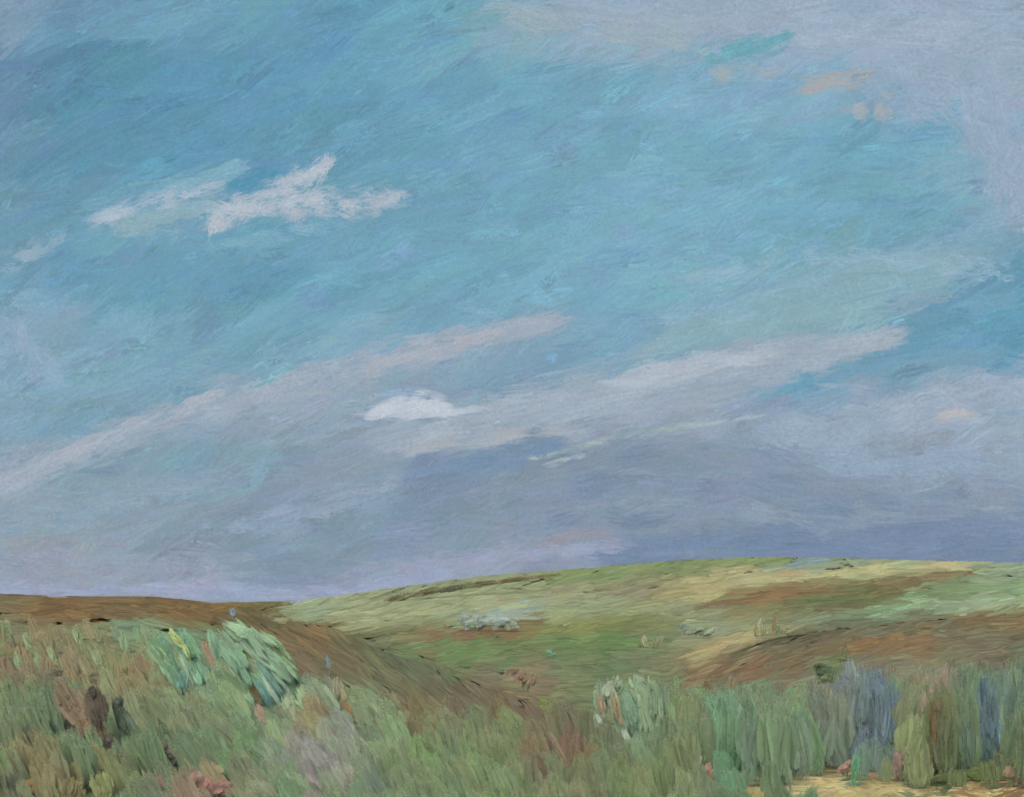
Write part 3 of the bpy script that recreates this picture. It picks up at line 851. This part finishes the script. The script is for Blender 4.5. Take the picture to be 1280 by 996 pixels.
plant('shrub', 'silvery mint green shrub with arching sprays, the larger of two on the left slope', 'shrub', 325, 885, [
    ('stem', [(318, 865, -60, 46, 8, '7A6A48'), (300, 838, -62, 30, 7, '80704C')], .2),
    ('foliage', [(290, 816, -52, 84, 24, '84AE90'), (268, 806, -74, 50, 14, '8CB698', .05), (300, 788, -24, 60, 16, '98BC9E', -.1), (318, 802, -42, 92, 22, '8DB698', -.05),
                 (345, 832, -46, 100, 26, '92B99C'), (300, 836, -55, 66, 14, '7AA48A'), (326, 818, -40, 80, 14, '9CC0A6', -.08), (338, 848, -50, 70, 10, '78A096'),
                 (350, 850, -52, 66, 8, 'A6C2AE'), (330, 866, -60, 56, 7, '6F9C9C'), (340, 864, -58, 60, 6, 'A8C0B4'), (312, 880, -70, 40, 10, '90B092'),
                 (365, 845, -50, 70, 14, '82A886'), (335, 800, -30, 50, 12, '8FB894'), (356, 818, -48, 50, 10, '7C9E78')], 0.0),
    ('blossom', [(258, 812, -68, 34, 6, 'A4866E'), (266, 824, -58, 30, 6, 'A88874')], .1)])
plant('shrub', 'smaller mint green shrub with a yellow streak, left of the silvery one', 'shrub', 228, 872, [
    ('stem', [(226, 860, -76, 30, 7, '6F7A50')], .2),
    ('foliage', [(212, 828, -66, 92, 20, '78A68A'), (236, 808, -60, 60, 22, '7AA886', -.1), (250, 840, -62, 50, 16, '78A88C'), (228, 852, -82, 36, 14, '76A8A2'), (200, 815, -56, 60, 18, '7C9C78'),
                 (234, 834, -66, 54, 8, 'A0C2A8'), (244, 846, -60, 40, 6, 'ABC6B0')], 0.0),
    ('bright_leaf', [(222, 798, -48, 40, 8, 'B8C682', -.1), (232, 812, -62, 30, 6, 'AFC088')], 0.0)])  # yellow highlight on the foliage, put in as brighter strokes
plant('seed_spike', 'thick dark brown seed spike standing in the lower left grass', 'seed spike', 132, 950, [
    ('stalk', [(134, 925, -66, 50, 14, '6C5C50'), (118, 905, -56, 70, 16, '86705A')], .15),
    ('seed_head', [(120, 886, -74, 62, 24, '50473B'), (117, 868, -80, 26, 16, '3C3A34'), (136, 926, -60, 18, 14, '5A4C48')], 0.0)])
plant('seed_spike', 'slim blackish green seed spike right of the thick brown one', 'seed spike', 160, 948, [
    ('stalk', [(160, 932, -72, 34, 5, '5C6650')], .15),
    ('seed_head', [(156, 900, -62, 60, 18, '50604E'), (147, 896, -72, 56, 6, '3E4840'), (149, 876, -70, 18, 10, '46524A'), (164, 904, -60, 48, 5, '7E9084')], 0.0)])
plant('seed_spike', 'small dull mauve seed head low between two yellow leaves at lower left', 'seed spike', 212, 968, [
    ('stalk', [(211, 958, 88, 22, 5, '6A7050')], .1),
    ('seed_head', [(205, 934, -70, 30, 16, '70685A'), (212, 946, 20, 26, 18, '655A56')], 0.0)])
plant('dead_grass_clump', 'reddish brown dead grass clump leaning behind the thick seed spike', 'dead grass', 105, 935, [
    ('blades', [(95, 885, -56, 88, 26, '83705A'), (82, 868, -60, 60, 18, '7C6C58'), (108, 905, -58, 60, 16, '8A745C'), (68, 842, 20, 26, 12, '6C6658')], .25)])
plant('pale_grass_tuft', 'pale cream grass tuft with an ochre blade by the heath edge, left of middle', 'grass tuft', 440, 905, [
    ('blades', [(424, 864, -76, 44, 13, 'A6A88C'), (430, 872, -72, 40, 8, 'A09A78'), (446, 890, -58, 60, 14, '8D9A78'), (468, 902, -56, 84, 22, '8A9A76')], .1),
    ('ochre_blade', [(434, 886, -66, 32, 9, '94774C')], 0.0)])
plant('pale_grass_tuft', 'cream green grass tuft at the lower end of the silvery shrub', 'grass tuft', 368, 910, [
    ('blades', [(362, 880, -78, 40, 18, '9CAA8A'), (368, 895, -70, 40, 10, 'A2AC90')], .1)])
plant('white_flowering_bush', 'whitish flowering bush with drooping pale sprays, right of middle', 'bush', 772, 945, [
    ('stem', [(770, 928, -80, 40, 8, '7C7860'), (790, 930, -66, 40, 8, '8A6E5C')], .2),
    ('foliage', [(752, 872, 96, 54, 18, '8FA890'), (790, 890, -72, 84, 22, '7FA088'), (812, 885, 94, 96, 28, '80987A'), (800, 862, -70, 50, 20, '8CA488'), (770, 856, 70, 30, 16, '92A68A'), (826, 880, 92, 80, 18, '7A9074'), (776, 905, -74, 60, 14, '88A48C')], .05),
    ('blossom', [(766, 874, -76, 60, 12, 'AAAC94'), (748, 903, -70, 30, 9, 'B4C6BC'), (760, 862, 80, 24, 12, 'AEBBA6'), (783, 920, -60, 26, 7, 'C2CABC'), (752, 880, -78, 36, 7, 'AE947C'), (772, 888, -76, 48, 7, 'A8906E')], 0.0)])
plant('reed_clump', 'vivid emerald reed clump among greyer reeds at the right', 'reeds', 910, 966, [
    ('blades', [(902, 905, 92, 96, 20, '6F9474'), (912, 915, 90, 90, 18, '6B8E6C'), (918, 945, 88, 54, 22, '5E8464'), (896, 918, 94, 70, 12, '769C7A')], 0.0)])
plant('reed_clump', 'slate blue reed clump in the middle of the right hand reeds', 'reeds', 1098, 962, [
    ('blades', [(1096, 892, 91, 110, 22, '68797E'), (1086, 880, 91, 90, 14, '6E7E80'), (1106, 905, 90, 90, 16, '65777E'), (1118, 915, 96, 46, 8, '536A7C'), (1075, 890, 90, 80, 18, '6E7F7C')], .05)])
plant('reed_clump', 'small broken blue reed tips left of the slate blue reed clump', 'reeds', 1066, 956, [
    ('blades', [(1062, 905, 85, 34, 8, '54727C'), (1080, 897, -60, 24, 9, '4E6C80'), (1066, 930, 92, 60, 10, '6A8078')], .1)])
plant('reed_clump', 'deep blue reed clump near the right edge above dark green leaves', 'reeds', 1236, 960, [
    ('blades', [(1230, 868, 90, 66, 14, '566B7E'), (1234, 905, 84, 60, 24, '5E7278'), (1242, 890, 90, 90, 12, '62787A'), (1230, 935, 90, 50, 24, '52706C'), (1250, 920, 92, 50, 8, '7292A0')], .05)])
plant('reed_clump', 'narrow teal reed shoot at the brink of the sandy ground', 'reeds', 1068, 985, [
    ('blades', [(1069, 955, 88, 32, 9, '5E9A78'), (1067, 972, 92, 30, 6, '58946E')], 0.0)])
plant('leafy_bush', 'tall dark olive bush with a brown left side at lower right', 'bush', 1180, 984, [
    ('stem', [(1164, 935, 92, 90, 8, '6E5A3E')], .1),
    ('leaves', [(1176, 922, 92, 106, 26, '60664A'), (1172, 890, 88, 46, 24, '665F42'), (1186, 935, 88, 90, 18, '5C6A4A'), (1178, 975, 10, 46, 16, '606C44'), (1168, 905, 92, 60, 9, '70583C')], 0.0)])
plant('leafy_bush', 'dark bottle green bush beside the tall olive one', 'bush', 1212, 978, [
    ('leaves', [(1210, 930, 91, 84, 20, '56695A'), (1206, 945, 88, 60, 14, '5A7058'), (1220, 968, 10, 40, 16, '6C7A48'), (1258, 962, 80, 40, 22, '66704A')], 0.0)])
plant('leafy_bush', 'squat dark green bush on the brown heath above the reeds', 'bush', 1030, 857, [
    ('leaves', [(1030, 838, 4, 28, 12, '57684A'), (1030, 846, 2, 26, 12, '65724E'), (1024, 832, 8, 22, 6, '4A5C40'), (1042, 846, 80, 22, 5, '46573E')], 0.0)])
plant('leafy_bush', 'tiny olive bush on the heath crest beside the squat one', 'bush', 1056, 828, [
    ('leaves', [(1056, 823, 5, 22, 7, '61704E'), (1056, 814, 80, 22, 8, '6A7254')], .1)])
for lb, bx, by, rows in (
        ('large rose pink flower clump at the bottom edge, left of middle', 268, 1000, [(258, 980, 60, 30, 16, 'AC7E76'), (274, 984, 20, 40, 16, 'A88078'), (244, 972, 60, 26, 12, 'A48276'), (290, 988, 10, 30, 14, 'A27C6E')]),
        ('small coral pink flower clump left of the large rose one', 200, 1000, [(201, 980, -78, 34, 11, 'B07E76'), (206, 990, -70, 20, 8, 'A8746E')]),
        ('dusty pink flower clump on the slope below the silvery shrub', 326, 925, [(325, 892, -70, 34, 11, 'A68C7E'), (330, 908, -70, 24, 10, 'A0887C')]),
        ('pink flower clump at the left end of the sandy ground', 890, 978, [(884, 962, 70, 26, 9, 'B68E84'), (893, 966, 50, 24, 10, 'A8887C'), (875, 950, 75, 18, 4, 'B8AEA4')]),
        ('pink flower clump between the emerald and slate blue reeds', 1054, 972, [(1054, 960, 30, 22, 10, 'B88C80'), (1060, 954, 60, 16, 6, 'B08A7C')]),
        ('tall thin pink flower clump right of the slate blue reeds', 1122, 978, [(1121, 955, 88, 42, 10, 'AC8A84'), (1130, 945, 70, 30, 8, 'A48A7E')]),
        ('pale pink flower spray high in the reeds near the right edge', 1152, 930, [(1156, 880, 92, 40, 9, 'A0887A'), (1150, 895, 90, 30, 9, 'AC8C82'), (1178, 850, 78, 50, 9, '9A8878'), (1164, 862, 88, 24, 6, '98887A')]),
        ('faint pink flower clump in the extreme lower right corner', 1262, 985, [(1262, 964, 20, 24, 12, 'A68A7A'), (1276, 972, 70, 24, 10, 'A08A80')]),
        ('dull pink flower clump on the dark flank left of the white bush', 655, 866, [(650, 845, 60, 24, 14, '8C7462'), (664, 850, 70, 22, 12, '8A7662'), (640, 838, 20, 24, 8, '86705E')])):
    plant('flower_clump', lb, 'flowers', bx, by, [
        ('stem', [(bx, by - 10, 92, 20, 5, '7A8060'), (bx + 5, by - 9, 86, 18, 4, '6F7858')], 0.0), ('petals', rows, .12)], group='pink flower clumps in the foreground')
for lb, x, y, a, L, W, c in (
        ('narrow yellow green leaf, right of two at the lower left', 172, 954, -66, 30, 10, 'A6AA74'),
        ('broad yellow green leaf below the narrow one at lower left', 152, 978, -62, 34, 14, 'A2A26C'),
        ('yellow green leaf just above the coral pink flowers', 234, 956, -60, 26, 9, 'A6A874'),
        ('wide olive leaf at the bottom left beside an ochre one', 126, 982, -72, 44, 26, '949A68'),
        ('wide ochre brown leaf at the bottom left edge', 92, 986, 80, 36, 30, '908660'),
        ('rust ochre leaf in the bottom left corner', 42, 982, 10, 44, 18, '8C7346'),
        ('rust orange leaf above the slim blackish seed spike', 148, 840, -58, 26, 9, '9A7050'),
        ('lime green leaf on the dark flank below the pink clump', 684, 880, -10, 30, 13, '7E8E50'),
        ('bright green leaf beside a mauve stalk in the middle grass', 684, 926, -60, 24, 9, '7AA068'),
        ('blue green leaf at the left end of the emerald reeds', 318, 924, -80, 24, 6, '6FA084')):
    plant('leaf', lb, 'leaf', x + 6, y + L * .62, [('leaf_stalk', [(x + 5, y + L * .5, -75, L * .4, 3, '70784F')], 0.0), ('leaf_blade', [(x, y, a, L, W, c)], 0.0)],
          group='single broad leaves in the foreground')
plant('dry_stalk', 'thick mauve brown stalk slanting in the middle foreground grass', 'stalk', 705, 980, [
    ('stalk', [(684, 940, -62, 80, 16, '735F56'), (694, 945, -62, 70, 7, '6A5850')], .05), ('pale_edge', [(700, 940, -64, 74, 7, '9C8A74')], .15)])
for lb, x, y in (
        ('pale green grass tip, topmost at the far left edge', 10, 785), ('pale green grass tip below the topmost one at the left edge', 34, 801),
        ('pale green grass tip, lowest at the left edge', 22, 826), ('pale green grass tip, second of the lower row from the left', 48, 826),
        ('pale green grass tip, third of the lower row from the left', 65, 818), ('tall pale green grass tip standing apart under the russet crest', 97, 794),
        ('broad pale green grass tip right of the tall one', 122, 822)):
    plant('grass_tip', lb, 'grass', x + 8, y + 24, [('blade', [(x, y, -70, 30, 8, '8EA47C'), (x + 6, y + 15, -74, 20, 5, '85936C')], .1)], group='pale grass tips on the left slope')
plant('blue_flower', 'single small sky blue flower on the brown crest at left', 'flower', 294, 778, [
    ('stem', [(293, 774, -78, 10, 2, '6A6A4A')], 0.0), ('petals', [(291, 765, -72, 13, 6, '7C9FC0')], 0.0)])
plant('blue_flower', 'thin teal blue flower stalk on the heath left of the cream tuft', 'flower', 414, 848, [
    ('stem', [(413, 842, -78, 12, 3, '6F7A62')], 0.0), ('petals', [(410, 828, -76, 22, 4, '6E96A4')], 0.0)])
plant('hedgerow', 'dark brown hedgerow running up the far ridge left of middle', 'hedge', 560, 748, [
    ('leaves', [(474, 758, 20, 36, 6, '73674C'), (500, 747, 22, 46, 8, '6A6248'), (530, 740, 16, 50, 7, '625F47'), (565, 735, 9, 56, 7, '5C5E44'), (600, 730, 8, 60, 7, '625C42'), (640, 725, 7, 60, 5, '66593F'), (680, 720, 6, 56, 4, '6C6446'), (545, 738, 16, 60, 5, '70704E')], .12)])
plant('blossom_bush', 'low bush speckled with bluish white blossom on the far pasture', 'bush', 605, 790, [
    ('leaves', [(590, 782, 4, 60, 10, '84926C'), (630, 780, 4, 50, 9, '87946E')], .2),
    ('blossom', [(RNG.uniform(572, 648), RNG.uniform(767, 786), RNG.uniform(-20, 40), RNG.uniform(8, 16), RNG.uniform(3, 5), c) for c in ['909E92', '95A29C', '8F9E8C', '94A19E'] * 7], .3)])
for lb, x, y, rows in (
        ('cream stalked scrub bush at the end of the straw coloured track', 950, 797, [(950, 783, 88, 26, 6, 'AAA886'), (945, 788, 92, 22, 5, '8F8C60'), (955, 790, 80, 20, 6, '8A9468'), (960, 795, 10, 26, 5, '6C7450')]),
        ('reddish green scrub bush right of the cream stalked one', 970, 795, [(968, 780, 88, 26, 6, '80705A'), (972, 786, 90, 22, 6, '6F8060'), (978, 790, 40, 26, 6, '7C8460')]),
        ('small cream flowered scrub bush at the edge of the green valley', 806, 812, [(806, 801, -80, 18, 6, 'B0AC8A'), (800, 806, 92, 14, 6, '7C7E58'), (815, 805, 70, 20, 8, '848A64'), (824, 800, 60, 26, 7, '8A8E6C')]),
        ('little teal green scrub bush alone in the green valley', 687, 824, [(687, 815, 0, 14, 7, '6E967C'), (690, 818, 10, 12, 4, '7AA088')]),
        ('grey green scrub bush with bluish specks left of the straw track', 870, 800, [(868, 788, 10, 34, 9, '88927A'), (880, 792, 4, 26, 6, '6E7A60'), (853, 783, 40, 10, 7, '70868E'), (890, 788, 20, 30, 6, '98A088')])):
    plant('scrub_bush', lb, 'bush', x, y, [('leaves', rows, .2)], group='scrub bushes on the middle slopes')

# ---------------------------------------------------------------- ground cover round the plants
sand = lambda x: np.interp(x, [-400, 830, 850, 930, 985, 1010, 1040, 1080, 1110, 1150, 1280, 1500], [1200, 1010, 998, 998, 992, 976, 970, 978, 988, 992, 989, 986])
left_edge = lambda x, y: (y > np.interp(x, [-200, 0, 200, 330, 420, 480, 560, 640, 720, 850], [790, 800, 805, 850, 880, 900, 925, 940, 945, 945])) & (x < 850 + np.where(y > 1000, RNG.exponential(70, np.shape(x)), 0))
grass('meadow_grass', 'mottled green meadow grass leaning left over the near slope', 'grass',
      [(2900, 795, 1080, 40, 85, 20, 42, .032, .0, 11), (1600, 800, 1080, 30, 65, 9, 20, .04, .0, 6), (700, 800, 1080, 26, 60, 3, 7, .06, .0, 4)], left_edge)
right_edge = lambda x, y: (y > 868) & (x >= 790) & (y < sand(x) + 3)
grass('reeds', 'tall upright grey-green reeds in the right foreground', 'reeds',
      [(2100, 866, 990, 34, 115, 16, 36, .035, .0, 11), (1300, 866, 990, 30, 110, 8, 18, .04, .0, 6), (700, 880, 990, 30, 90, 3, 7, .06, .0, 4)], right_edge,
      top=lambda x: np.interp(x, [780, 840, 900, 1000, 1060, 1090, 1160, 1300], [850, 858, 858, 856, 832, 828, 826, 812]))
